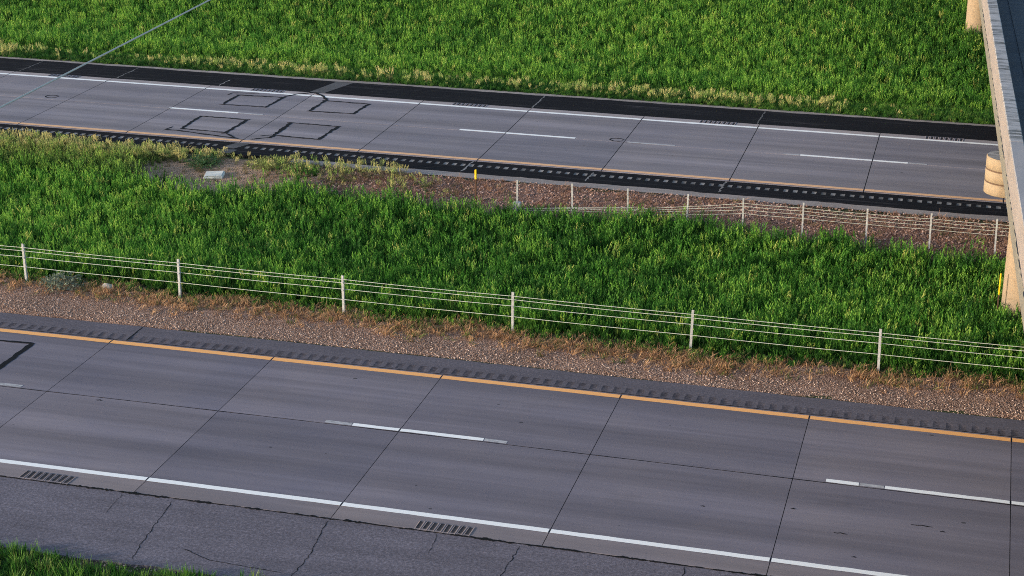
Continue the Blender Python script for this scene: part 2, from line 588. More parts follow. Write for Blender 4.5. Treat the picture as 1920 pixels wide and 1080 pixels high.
for x0, x1, wn_ in ((-13.64, -10.40, 0), (-14.33, -13.66, 1), (-10.38, -9.83, 1), (-2.45, -1.73, 0), (-1.71, -1.18, 1), (-1.16, 2.2, 0), (-26.1, -23.05, 1), (-23.03, -22.39, 1), (9.7, 13.5, 0), (-38.6, -35.0, 0)):
    o = dash(near, x0, x1, 35.96, .15 if not wn_ else .14, M['white_worn' if wn_ else 'white'], bend)
    if wn_: o['label'] = 'worn grey end of a lane dash'
for x0, x1, wn_ in ((-30.95, -28.0, 0), (-27.98, -26.95, 1), (-18.9, -14.38, 0), (-6.0, -2.17, 0), (-6.6, -6.02, 1), (-2.15, -1.5, 1), (-43.4, -39.6, 0), (6.3, 10.1, 0), (-12.4, -10.6, 1)):
    o = dash(far, x0, x1, 62.20, .17 if not wn_ else .13, M['white_worn' if wn_ else 'white'], zero)
    if wn_: o['label'] = 'worn grey end of a lane dash'


# rumble grooves: milled hollows in the shoulder surface.  The strip between the plain parts is made of
# flat ribs (one mesh) and one hollow per groove (shared mesh).
def groove_mesh(name, lx, ly, depth, mat, nsx=6, nsy=4):
    V, F = [], []
    for i in range(nsx + 1):
        for j in range(nsy + 1):
            u, v = i / nsx, j / nsy
            z = -depth * (math.sin(math.pi * u) ** .8) * min(1, 4 * min(v, 1 - v)) if 0 < i < nsx else 0
            V.append(((u - .5) * lx, (v - .5) * ly, z))
    for i in range(nsx):
        for j in range(nsy):
            q = i * (nsy + 1) + j
            F.append((q, q + nsy + 1, q + nsy + 2, q + 1))
    me = bpy.data.meshes.new(name)
    me.from_pydata(V, [], F)
    me.materials.append(mat)
    me.polygons.foreach_set('use_smooth', [True] * len(F))
    return me


def shoulder(parent, name, x0, x1, y0, y1, z, mat, bendf, label, rum=None, th=.16, edge_nz=.02, seed=3, side=0):
    """asphalt strip; rum=(ya, yb, start, end, period, glen, mesh, jitter) leaves holes for groove meshes"""
    V, F = [], []

    def quad(xa, xb, ya, yb):
        q = len(V)
        V.extend([(xa, ya + bendf(xa), z), (xb, ya + bendf(xb), z), (xb, yb + bendf(xb), z), (xa, yb + bendf(xa), z)])
        F.append((q, q + 1, q + 2, q + 3))

    def edge(x):
        return (float(vnoise(x, seed, .35, seed)) - .5) * 2 * edge_nz + (float(vnoise(x, seed, 2.2, seed + 1)) - .5) * 2 * edge_nz

    stepx = .3
    n = int((x1 - x0) / stepx)
    X = [x0 + (x1 - x0) * k / n for k in range(n + 1)]
    ya, yb = (rum[0], rum[1]) if rum else ((y0 + y1) / 2,) * 2
    for a, b in zip(X[:-1], X[1:]):
        e = lambda x, s: edge(x) if side == s else 0.0
        for (p0, p1, lo, hi) in ((y0, ya, True, False), (yb, y1, False, True)):
            q = len(V)
            V.extend([(a, p0 + bendf(a) + (e(a, -1) if lo else 0), z), (b, p0 + bendf(b) + (e(b, -1) if lo else 0), z),
                      (b, p1 + bendf(b) + (e(b, 1) if hi else 0), z), (a, p1 + bendf(a) + (e(a, 1) if hi else 0), z)])
            F.append((q, q + 1, q + 2, q + 3))
            yy = (p0 if lo else p1)
            s = -1 if lo else 1
            q = len(V)
            A = (a, yy + bendf(a) + e(a, s)); B = (b, yy + bendf(b) + e(b, s))
            V.extend([(A[0], A[1], z), (B[0], B[1], z), (B[0], B[1], z - th), (A[0], A[1], z - th)])
            F.append((q, q + 1, q + 2, q + 3))
    if rum:
        _, _, s0, s1, per, gl, me, skip = rum
        cur = x0
        k = 0
        x = s0
        while x < s1:
            if skip and any(a < x < b for a, b in skip):
                x += per; continue
            quad(cur, x - gl / 2, ya, yb)
            o = link('rumble_groove', me, None, parent, (x, (ya + yb) / 2 + bendf(x), z))
            o.scale = (1, (yb - ya) / 1.0, random.uniform(.45, 1.3))
            cur = x + gl / 2
            x += per
        quad(cur, x1, ya, yb)
    return tag(pyd(name, V, F, mat, parent), label)


gm_near = groove_mesh('rumble_groove', .17, 1.0, .009, M['groove_near'])
gm_far = groove_mesh('rumble_groove', .15, 1.0, .012, M['groove_dusty'])
shoulder(near, 'inner_shoulder', -40, 17, 39.45, 40.46, -.006, M['asph_inner'], bend, 'dark asphalt inner shoulder with milled rumble strip',
         rum=(39.50, 39.84, -27.2, 4.5, .30, .17, gm_near, None), side=1, edge_nz=.03)
shoulder(near, 'outer_shoulder', -40, 17, 28.42, 31.315, -.006, M['asph_near'], bend, 'grey weathered asphalt outer shoulder', side=-1, edge_nz=.05, seed=9)
shoulder(far, 'inner_shoulder', -58, 15, 56.78, 58.235, -.006, M['asph_black'], zero, 'black sealed asphalt inner shoulder with rumble strip',
         rum=(57.57, 57.83, -40.0, 3.6, .318, .15, gm_far, [(-26.75, -25.7)]), side=-1, edge_nz=.05, seed=15)
shoulder(far, 'outer_shoulder', -58, 15, 66.12, 68.20, -.006, M['asph_black'], zero, 'black sealed asphalt outer shoulder', side=1, edge_nz=.04, seed=21)
hstrip('gravel_edge_strip', [(-23.5, 15)], 56.22, 56.86, -.012, M['gravel_edge'], far, zero, .4, .035, 31)
hstrip('gravel_edge_strip', [(-58, 15)], 68.12, 68.52, -.012, M['gravel_edge'], far, zero, .4, .04, 32)

# grooves sawn in the concrete beside the white lines, groups of eight
gm_c = groove_mesh('edge_groove', .10, .44, .0, M['groove_conc'])


def raised_groove(lx, ly):
    """shallow hollow with a raised lip so it reads on the flat slab"""
    V, F = [], []
    prof = [(-.5, 0.001), (-.36, .012), (-.2, .004), (0, .0015), (.2, .004), (.36, .012), (.5, .001)]
    ysn = [(-.5, 0), (-.38, 1), (.38, 1), (.5, 0)]
    for u, z in prof:
        for v, k in ysn: V.append((u * lx, v * ly, z * k + .0015))
    nyv = len(ysn)
    for i in range(len(prof) - 1):
        for j in range(nyv - 1):
            q = i * nyv + j
            F.append((q, q + nyv, q + nyv + 1, q + 1))
    me = bpy.data.meshes.new('edge_groove')
    me.from_pydata(V, [], F)
    me.materials.append(M['slab_near']); me.materials.append(M['groove_conc'])
    for p in me.polygons:
        c = sum((Vector(V[i]) for i in p.vertices), Vector()) / 4
        if abs(c.x) < lx * .28 and abs(c.y) < ly * .4: p.material_index = 1
    return me


eg_n, eg_f = raised_groove(.155, .42), raised_groove(.175, .46)
eg_n.materials[1] = M['groove_worn']
for x0 in (-19.85, -10.60, 2.2, -29.2):
    for k in range(8):
        link('edge_groove', eg_n, None, near, (x0 + .08 + k * .155, 31.56 + bend(x0) + random.uniform(-.012, .012), 0)).rotation_euler = (0, 0, R(random.uniform(-6, 1)))
for x0 in (-38.3, -29.0, -20.3, -10.3, -1.75):
    for k in range(8):
        link('edge_groove', eg_f, None, far, (x0 + .09 + k * .178, 65.88, 0)).rotation_euler = (0, 0, R(-2))


def strips(name, lines, width, z, mat, parent, wob, label=None, seed=0):
    V, F = [], []
    for i, (pts, wd) in enumerate(lines):
        v, f = ribbon(pts, wd or width, z + i * .0006, wob, seed + i)
        k = len(V)
        V += v
        F += [tuple(a + k for a in q) for q in f]
    o = pyd(name, V, F, mat, parent)
    if label: o['label'] = label
    return o


LW = .10
loops = [
    [([(-29.24, 61.35), (-27.26, 61.33)], 0), ([(-27.14, 61.39), (-27.24, 61.3), (-27.26, 59.29), (-27.39, 59.22)], .13), ([(-27.24, 59.37), (-29.2, 59.45)], 0), ([(-29.14, 59.45), (-29.2, 61.36)], .12)],
    [([(-25.61, 61.38), (-23.38, 61.34)], 0), ([(-23.5, 61.36), (-23.56, 59.36)], .14), ([(-23.48, 59.41), (-25.40, 59.5)], .11), ([(-25.38, 59.11), (-25.43, 61.38)], .14)],
    [([(-29.23, 64.85), (-27.12, 65.0)], .11), ([(-27.22, 65.06), (-27.3, 63.25)], .11), ([(-27.24, 63.34), (-29.29, 63.26)], 0), ([(-29.14, 63.3), (-29.14, 64.88)], .11), ([(-29.58, 64.76), (-29.53, 65.12), (-28.43, 65.33)], .06), ([(-27.25, 65.06), (-26.88, 65.67), (-26.3, 66.1)], .08)],
    [([(-25.53, 64.95), (-23.43, 64.92)], .11), ([(-23.52, 64.95), (-23.60, 63.25)], .12), ([(-23.49, 63.30), (-25.52, 63.22)], 0), ([(-25.43, 63.25), (-25.40, 64.99)], .12), ([(-26.3, 66.1), (-25.73, 65.59), (-25.33, 65.01)], .12)],
    [([(-29.69, 59.16), (-29.26, 59.16), (-26.62, 58.72)], .10), ([(-29.69, 59.16), (-29.57, 59.6)], .07), ([(-27.26, 59.29), (-26.51, 58.67), (-26.22, 58.65)], .08), ([(-26.01, 58.74), (-25.35, 59.23)], .08), ([(-25.87, 59.25), (-25.47, 59.54)], .05)],
]
for i, lp in enumerate(loops):
    strips('loop_sealant', lp, LW, .007, M['tar'], far, .6, 'black tar square over a detector loop' if i < 4 else 'black tar lead-in lines beside the yellow line', seed=40 + i * 7)
strips('loop_sealant', [([(-26.2, 38.40), (-25.42, 38.36), (-23.52, 38.47)], .10), ([(-23.58, 38.5), (-23.55, 36.75), (-23.59, 34.9)], .15), ([(-23.5, 36.5), (-26, 36.4)], .1)], LW, .007, M['tar'], near, .3, 'black tar square over a detector loop at the left edge', seed=90)
# worn patches crossing the black shoulders
for i, q in enumerate(([(-26.62, 57.42), (-26.1, 57.42), (-25.75, 58.22), (-26.3, 58.22)], [(-26.55, 66.16), (-25.9, 66.16), (-25.35, 68.1), (-26.1, 68.1)], [(-26.5, 56.82), (-26.0, 56.82), (-25.9, 57.3), (-26.4, 57.35)])):
    pyd('worn_patch', [(x, y, -.002) for x, y in q], [(0, 1, 2, 3)], M['patch'], far)


def crack(parent, pts, wd, z, mat, seed, jag=.022, name='crack'):
    rr = random.Random(seed)
    P = []
    for a, b in zip(pts[:-1], pts[1:]):
        n = max(2, int(math.dist(a, b) / .09))
        for k in range(n): P.append((a[0] + (b[0] - a[0]) * k / n + rr.uniform(-jag, jag), a[1] + (b[1] - a[1]) * k / n + rr.uniform(-jag, jag) * .3))
    P.append(pts[-1])
    v, f = ribbon(P, wd, z, .6, seed, 9)
    return pyd(name, v, f, mat, parent)


for i, pts in enumerate(([(-17.25, 31.25), (-17.18, 30.3)], [(-16.05, 31.21), (-15.83, 29.21), (-15.73, 28.65)], [(-12.48, 31.23), (-12.31, 29.71), (-12.35, 28.6)],
                         [(-10.06, 31.29), (-9.98, 30.41)], [(-8.26, 31.24), (-8.3, 29.96), (-8.1, 28.8)], [(-4.83, 31.29), (-4.7, 30.2), (-4.75, 29.1)], [(-14.9, 29.3), (-14.2, 29.0), (-12.6, 28.9)])):
    crack(near, [(x, y + bend(x)) for x, y in pts], .016 if i not in (0, 3) else .010, -.002, M['joint'], 200 + i)
for i, pts in enumerate(([(-21.3, 39.46), (-21.3, 40.44)],)):
    crack(near, [(x, y + bend(x)) for x, y in pts], .03, -.002, M['joint'], 230 + i, .015)
# dusty joints through the black far shoulders
for i, (x, ya, yb) in enumerate(((-17.1, 66.14, 68.15), (-8.1, 66.14, 68.15), (-35.3, 66.14, 68.1), (-39.9, 66.14, 68.1), (-30.6, 66.14, 67.2), (-17.25, 56.9, 58.2), (-12.8, 56.9, 58.0), (-8.15, 56.9, 58.2))):
    crack(far, [(x, ya), (x + .06, yb)], .055, -.001, M['groove_dusty'], 240 + i, .035, 'dusty_crack')
# ragged dark gap between the near slabs and the outer asphalt
v, f = ribbon([(x, 31.325 + bend(x)) for x in np.arange(-40, 17, .1)], .035, .001, .9, 5, 9)
pyd('edge_gap', v, f, M['joint'], near)
v, f = ribbon([(x, 35.85 + bend(x)) for x in np.arange(-40, 17, .15)], .020, .0012, .5, 8, 9)
pyd('lane_joint', v, f, M['joint'], near)
rr = random.Random(77)
for k in range(70):
    x = rr.uniform(-24, 4)
    v, f = ribbon([(x + .05 * t, 31.325 + bend(x) + rr.uniform(-.02, .02)) for t in range(rr.randint(3, 12))], rr.uniform(.03, .075), .0018 + k * 1e-5, .8, k, 9)
    pyd('edge_chip', v, f, M['joint'], near)
v, f = ribbon([(x, 39.44 + bend(x)) for x in np.arange(-40, 17, .1)], .03, .001, .6, 6, 9)
pyd('edge_gap', v, f, M['joint'], near)

# ring shaped scars in the far lanes
for x, y in ((-36.34, 62.56), (-12.83, 62.42)):
    v, f = ribbon([(x + .26 * math.cos(t) , y + .20 * math.sin(t)) for t in np.linspace(.3, 6.0, 18)], .06, .003, .5, int(x), 9)
    pyd('core_scar', v, f, M['joint'], far)
for i, (x, y, l) in enumerate(((-2.05, 33.55, .28), (-.5, 34.35, .45), (-3.05, 34.4, .1), (.1, 34.2, .12), (-1.6, 32.6, .1), (-20.2, 35.6, .16), (-4.95, 34.0, .1))):
    v, f = ribbon([(x + l * t, y - .02 * math.sin(t * 9)) for t in np.linspace(0, 1, 5)], .035, .0025, .5, i, 9)
    pyd('surface_scar', v, f, M['joint'], near)

# ------------------------------------------------------------------ cable barriers
bm = bmesh.new()
wd, dp, tk = .066, .06, .008
bm_box(bm, -wd / 2, wd / 2, -dp / 2, -dp / 2 + tk, -.25, 1.17)
bm_box(bm, -wd / 2, -wd / 2 + tk, -dp / 2 + tk, dp / 2, -.25, 1.15)
bm_box(bm, wd / 2 - tk, wd / 2, -dp / 2 + tk, dp / 2, -.25, 1.15)
bm_box(bm, -wd / 2 + tk, -wd / 2 + .025, dp / 2 - tk, dp / 2, -.25, 1.13)
bm_box(bm, wd / 2 - .025, wd / 2 - tk, dp / 2 - tk, dp / 2, -.25, 1.13)
for hz in (.47, .74, .96, 1.06):
    bm_box(bm, -.03, .03, -dp / 2 - .022, -dp / 2 - .001, hz - .02, hz + .02)
post_me = bpy.data.meshes.new('post')
bm.to_mesh(post_me); bm.free()
post_me.materials.append(M['steel'])


def barrier(loc, xs, yf, label, heights, hfun, sc=1.0, side=-1, rad=.013):
    t = tag(empty('cable_barrier', loc), label, 'barrier')
    for x in xs:
        y = yf(x)
        o = link('post', post_me, None, t, (x - loc[0], y - loc[1], float(terr(x, y)) - loc[2]))
        o.scale = (sc, sc, 1)
        o.rotation_euler = (R(random.uniform(-1, 1)), R(random.uniform(-1.3, 1.3)), R(random.uniform(-6, 6)))
    for k, h in enumerate(heights):
        P = []
        for i, (a, b) in enumerate(zip(xs[:-1], xs[1:])):
            for q in range(4):
                u = q / 4
                x = a + (b - a) * u
                y = yf(x) + (side if k != 2 else -side) * .045
                z0 = float(terr(a, yf(a))) * (1 - u) + float(terr(b, yf(b))) * u
                P.append((x - loc[0], y - loc[1], z0 + h * hfun(x) + (.04 if hfun(x) < .5 else 0) - .012 * 4 * u * (1 - u) - loc[2]))
        x = xs[-1]
        P.append((x - loc[0], yf(x) - .045 - loc[1], float(terr(x, yf(x))) + h * hfun(x) - loc[2]))
        v, f = tube(P, rad, 6)
        pyd('cable', v, f, M['cable'], t, smooth=True)
    return t


NP = [-40.9, -36.0, -31.05, -26.28, -21.40, -16.44, -11.58, -6.70, -1.80, 3.07, 7.95, 12.8]
barrier((-11.58, 42.9, -.1), NP, lambda x: 42.9, 'long galvanised four-cable median barrier standing at the gravel edge nearest the camera', (1.06, .96, .74, .47), lambda x: 1.0, rad=.008)
FP = [-14.24, -12.38, -10.54, -8.61, -6.81, -4.93, -2.94, -1.0, .97, 2.9, 4.85, 6.8, 8.7, 10.6]
fb = barrier((-14.24, 53.3, -.2), FP, lambda x: 53.3, 'shorter cable barrier ending behind the median grass below the far road', (1.0, .9, .76, .66), lambda x: float(np.interp(x, [-14.3, -10.5, -6.8], [.16, .5, 1.0])), sc=.8, rad=.0068)
# end anchor : wide base sleeve at the first post
box('end_anchor', -.12, .12, -.10, .10, -.15, .42, M['steel'], fb, .02)

# ------------------------------------------------------------------ marker posts, vault, rock
t = tag(empty('delineator_post', (-15.85, 53.95, -.13)), 'thin brown marker post with yellow top, left of the far cable barrier', 'marker post', 'marker posts')
box('post', -.028, .028, -.02, .02, -.2, .80, M['brown_post'], t, .004)
box('yellow_sleeve', -.034, .034, -.025, .025, .80, 1.14, M['yel_plastic'], t, .012)
t = tag(empty('delineator_post', (1.10, 47.9, -.45)), 'tall yellow strip marker standing against the median bridge column', 'marker post', 'marker posts')
box('post', -.02, .02, -.015, .015, -.2, .92, M['brown_post'], t, .004)
box('yellow_strip', -.021, .021, -.018, .018, .92, 1.55, M['yel_plastic'], t, .01)

t = tag(empty('utility_vault', (-25.5, 54.35, -.10)), 'pale square concrete vault lid set in bare dirt before the far road', 'utility vault')
t.rotation_euler = (R(4), R(-3), R(14))
box('vault_body', -.34, .34, -.27, .27, -.2, .05, M['vault'], t, .02)
box('lid', -.31, .31, -.24, .24, .054, .085, M['vault'], t, .012)


def rocky(name, loc, s, seed, label, cat):
    bm = bmesh.new()
    bmesh.ops.create_icosphere(bm, subdivisions=2, radius=1)
    rr = random.Random(seed)
    for v in bm.verts:
        v.co *= rr.uniform(.82, 1.12)
        v.co = Vector((v.co.x * s[0], v.co.y * s[1], v.co.z * s[2]))
    return tag(from_bm(name, bm, M['rock'], None, loc), label, cat)


rocky('rock', (-23.75, 43.0, -.05), (.20, .15, .12), 3, 'pale rounded rock among rusty grass just behind the near gravel', 'rock')

# ------------------------------------------------------------------ overpass (local frame: x to the right, y along the bridge)
BR = empty('overpass_bridge', (.46, 50.0, 0), math.atan(.047))
tag(BR, 'concrete highway overpass with stained parapet and round-ended pier cap crossing at the right', 'bridge')
Z0, ZS, ZP = 5.10, 5.73, 6.50
segs = [(-54, -44), (-43.97, -26), (-25.97, -8.2), (-8.17, 9), (9.03, 27), (27.03, 46)]
for i, (a, b) in enumerate(segs):
    bm = bmesh.new()
    prof = [(0.0, ZS + .004), (0.0, ZP - .02), (.02, ZP), (.30, ZP), (.32, ZP - .02), (.325, ZS + .35), (.36, ZS + .12), (.36, ZS + .004)]
    n = max(2, int((b - a) / 1.5))
    rows = []
    for k in range(n + 1):
        y = a + (b - a) * k / n
        rows.append([bm.verts.new((x + random.uniform(-.004, .004), y, z + random.uniform(-.004, .004))) for x, z in prof])
    for k in range(n):
        for j in range(len(prof)):
            bm.faces.new((rows[k][j], rows[k + 1][j], rows[k + 1][(j + 1) % len(prof)], rows[k][(j + 1) % len(prof)]))
    bm.faces.new(rows[0]); bm.faces.new(rows[-1])
    o = from_bm('parapet', bm, M['bridge_barrier'], BR)
    o.data.materials.append(M['bridge_top_clean'] if i <= 2 else M['bridge_top'])
    for p in o.data.polygons:
        if p.normal.z > .6 and p.center.z > ZP - .05: p.material_index = 1
    o['label'] = ('clean grey-topped parapet section' if i <= 2 else 'parapet section with dark stained top')
# slab edge with drip lip
for i, (a, b) in enumerate(((-54, -8.2), (-8.19, 46))):
    bm = bmesh.new()
    prof = [(.035, Z0), (.035, ZS - .07), (.0, ZS - .05), (.0, ZS), (.9, ZS), (.9, ZS - .25), (.5, ZS - .25), (.42, Z0)]
    n = int((b - a) / .22)
    rows = [[bm.verts.new((x + (random.uniform(-.03, .012) if j in (2, 3) else 0), a + (b - a) * k / n, z)) for j, (x, z) in enumerate(prof)] for k in range(n + 1)]
    for k in range(n):
        for j in range(len(prof)):
            bm.faces.new((rows[k][j], rows[k + 1][j], rows[k + 1][(j + 1) % len(prof)], rows[k][(j + 1) % len(prof)]))
    bm.faces.new(rows[0]); bm.faces.new(rows[-1])
    o = from_bm('slab_edge', bm, M['bridge_slab'], BR)
    o.data.materials.append(M['deck'])
    for p in o.data.polygons:
        if p.normal.z > .9 and p.center.x > .2: p.material_index = 1
box('deck', .905, 10.6, -54, 46, ZS - .25, ZS + .02, M['deck'], BR)
box('parapet', 10.62, 11.0, -54, 46, ZS - .25, ZP, M['bridge_barrier'], BR, .02)
for x in (1.15, 3.2, 5.3, 7.4, 9.5):
    bm = bmesh.new()
    bm_box(bm, x - .3, x + .3, -52, 44, 4.50, 4.70)
    bm_box(bm, x - .1, x + .1, -52, 44, 4.702, 5.30)
    bm_box(bm, x - .35, x + .35, -52, 44, 5.302, ZS - .255)
    from_bm('girder', bm, M['bridge_slab'], BR)


def pier(py, zg, lx, rad, capz=(3.32, 4.36), cx0=1.21):
    # rounded cap outline in plan, swept upward with two sawn grooves
    out = []
    hw = .60
    for t in np.linspace(90, 270, 17): out.append((lx + hw + hw * math.cos(R(t)), hw * math.sin(R(t))))
    for t in np.linspace(-90, 90, 9): out.append((10.4 + hw * math.cos(R(t)), hw * math.sin(R(t))))
    zb, zt = capz
    H = zt - zb
    lv = [(zb, .02), (zb + .02, 0)]
    for fz in (1 / 3, 2 / 3):
        lv += [(zb + H * fz - .022, 0), (zb + H * fz - .016, .012), (zb + H * fz + .016, .012), (zb + H * fz + .022, 0)]
    lv += [(zt - .02, 0), (zt, .02)]
    cx, V, F = 5.0, [], []
    for z, ins in lv:
        for x, y in out:
            # inset towards the outline's spine
            sx = min(max(x, lx + hw), 10.4)
            d = Vector((x - sx, y))
            d2 = d * ((hw - ins) / hw)
            V.append((sx + d2.x, py + d2.y, z))
    n = len(out)
    for i in range(len(lv) - 1):
        for k in range(n): F.append((i * n + k, i * n + (k + 1) % n, (i + 1) * n + (k + 1) % n, (i + 1) * n + k))
    F.append(tuple(range(n))[::-1])
    F.append(tuple(n * (len(lv) - 1) + k for k in range(n)))
    cap = pyd('pier_cap', V, F, M['bridge_cap'], BR)
    cap.data.materials.append(M['bridge_cap_groove'])
    cap.data.materials.append(M['bridge_top'])
    for p in cap.data.polygons:
        lvl = p.index // n
        if p.index < n * (len(lv) - 1):
            p.use_smooth = True
            if lvl in (2, 3, 4, 6, 7, 8): p.material_index = 1
        elif p.index == len(cap.data.polygons) - 1: p.material_index = 2
    for x in (1.15, 3.2, 5.3, 7.4, 9.5):
        box('bearing_pad', x - .25, x + .25, py - .3, py + .3, zt + .002, 4.498, M['bridge_slab'], BR)
    for x in (cx0, 5.3, 9.4):
        Vc, Fc = [], []
        k = 28
        for z in (zg - .6, zg + .8, zg + 2, zb + .01):
            for q in range(k): Vc.append((x + rad * math.cos(2 * math.pi * q / k), py + rad * math.sin(2 * math.pi * q / k), z))
        for i in range(3):
            for q in range(k): Fc.append((i * k + q, i * k + (q + 1) % k, (i + 1) * k + (q + 1) % k, (i + 1) * k + q))
        pyd('pier_column', Vc, Fc, M['bridge_col'], BR, smooth=True)


pier(-1.7, -.48, -.135, .55)
pier(30.1, .95, -.55, .55, (3.32, 4.36), .70)
pier(-28.0, -.5, -.135, .55)
box('abutment', .5, 10.5, 44.2, 46, 2.0, ZS - .26, M['bridge_slab'], BR)

# ------------------------------------------------------------------ span cable over both roads
P = []
for k in range(41):
    y = -40 + 220 * k / 40
    x = -18.33 - .0635 * (y - 29.57)
    P.append((x, y, 9.0 + .00012 * (y - 60) ** 2 - .1))
v, f = tube(P, .020, 8)
tag(pyd('span_cable', v, f, M['span_cable'], None, smooth=True), 'single grey steel cable strung high across the road at upper left', 'cable')

# ------------------------------------------------------------------ plants
def set_shade(me, vals):
    a = me.attributes.new('shade', 'FLOAT_COLOR', 'POINT')
    a.data.foreach_set('color', np.array([[s[0], s[1], s[2], 1.0] for s in vals], np.float32).ravel())


def tuft_mesh(name, n, hmin, hmax, rad, wid, lean, seed, heads=0, head_col=(2.0, 1.7, 1.6), mat=None, root=.45):
    r = random.Random(seed)
    V, F, Sh = [], [], []

    def blade(bx, by, h, az, ln, wd, cols, seg=3):
        dx, dy = math.cos(az), math.sin(az)
        fa = az + math.pi / 2 + r.uniform(-.6, .6)
        px, py = math.cos(fa), math.sin(fa)
        k = len(V)
        for i in range(seg):
            u = i / seg
            off = ln * u ** 1.8
            ww = wd * (1 - .55 * u) / 2
            z = h * u * (1 - .18 * ln / max(h, .01) * u)
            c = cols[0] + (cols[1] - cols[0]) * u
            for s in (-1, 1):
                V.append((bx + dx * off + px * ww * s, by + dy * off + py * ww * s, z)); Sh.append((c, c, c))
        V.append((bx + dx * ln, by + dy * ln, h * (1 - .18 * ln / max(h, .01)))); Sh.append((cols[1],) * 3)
        for i in range(seg - 1):
            q = k + 2 * i
            F.append((q, q + 1, q + 3, q + 2))
        q = k + 2 * (seg - 1)
        F.append((q, q + 1, q + 2))
        return V[-1]

    for _ in range(n):
        a, q = r.uniform(0, 6.283), rad * math.sqrt(r.random())
        h = r.uniform(hmin, hmax)
        sh = r.uniform(.75, 1.25)
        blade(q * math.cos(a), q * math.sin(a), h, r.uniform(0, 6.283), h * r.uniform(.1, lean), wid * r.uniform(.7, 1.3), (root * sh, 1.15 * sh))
    for _ in range(heads):
        a, q = r.uniform(0, 6.283), rad * .8 * math.sqrt(r.random())
        h = hmax * r.uniform(1.0, 1.3)
        az = r.uniform(0, 6.283)
        ln = h * r.uniform(.05, .25)
        t = blade(q * math.cos(a), q * math.sin(a), h, az, ln, wid * .45, (.5, 1.1), 2)
        # panicle: a handful of small spikelets round the tip
        for j in range(7):
            u = j / 6
            cx, cy, cz = t[0] + r.uniform(-.022, .022), t[1] + r.uniform(-.022, .022), t[2] - .13 + .15 * u
            k = len(V)
            s1, s2 = .014 * (1.1 - .5 * u), .03
            ang = r.uniform(0, 3.14)
            px, py = math.cos(ang) * s1, math.sin(ang) * s1
            jit = r.uniform(.8, 1.2)
            for p in ((cx - px, cy - py, cz), (cx, cy, cz - s2), (cx + px, cy + py, cz), (cx, cy, cz + s2)):
                V.append(p); Sh.append(tuple(c * jit for c in head_col))
            F.append((k, k + 1, k + 2, k + 3))
    me = bpy.data.meshes.new(name)
    me.from_pydata(V, [], F)
    me.materials.append(mat or M['leaf'])
    set_shade(me, Sh)
    return bpy.data.objects.new(name, me)


def weed_mesh(name, n, h, rad, leaf, seed, mat):
    r = random.Random(seed)
    V, F, Sh = [], [], []
    for _ in range(n):
        # dome of small leaves
        a, e = r.uniform(0, 6.283), math.asin(r.random())
        q = r.uniform(.55, 1.0)
        c = Vector((rad * q * math.cos(a) * math.cos(e), rad * q * math.sin(a) * math.cos(e), h * q * math.sin(e) + .03))
        d = Vector((r.uniform(-1, 1), r.uniform(-1, 1), r.uniform(-.2, .9))).normalized()
        s = d.cross(Vector((r.uniform(-1, 1), r.uniform(-1, 1), r.uniform(-1, 1)))).normalized()
        l = leaf * r.uniform(.6, 1.3)
        k = len(V)
        g = r.uniform(.6, 1.35)
        for p in (c - d * l, c + s * l * .35, c + d * l, c - s * l * .35):
            V.append(p); Sh.append((g, g, g))
        F.append((k, k + 1, k + 2, k + 3))
        V.append(Vector((rad * .04 * math.cos(a), rad * .04 * math.sin(a), -.03))); Sh.append((.5, .5, .5))
        V.append(Vector((0, 0, -.05))); Sh.append((.5, .5, .5))
        F.append((k, k + 4, k + 5))
    me = bpy.data.meshes.new(name)
    me.from_pydata([tuple(p) for p in V], [], F)
    bm_ = bmesh.new(); bm_.from_mesh(me); bmesh.ops.remove_doubles(bm_, verts=bm_.verts, dist=.0005); bm_.to_mesh(me); bm_.free()
    Sh = [(random.uniform(.6, 1.35),) * 3 for _ in me.vertices]
    me.materials.append(mat)
    set_shade(me, Sh)
    return me


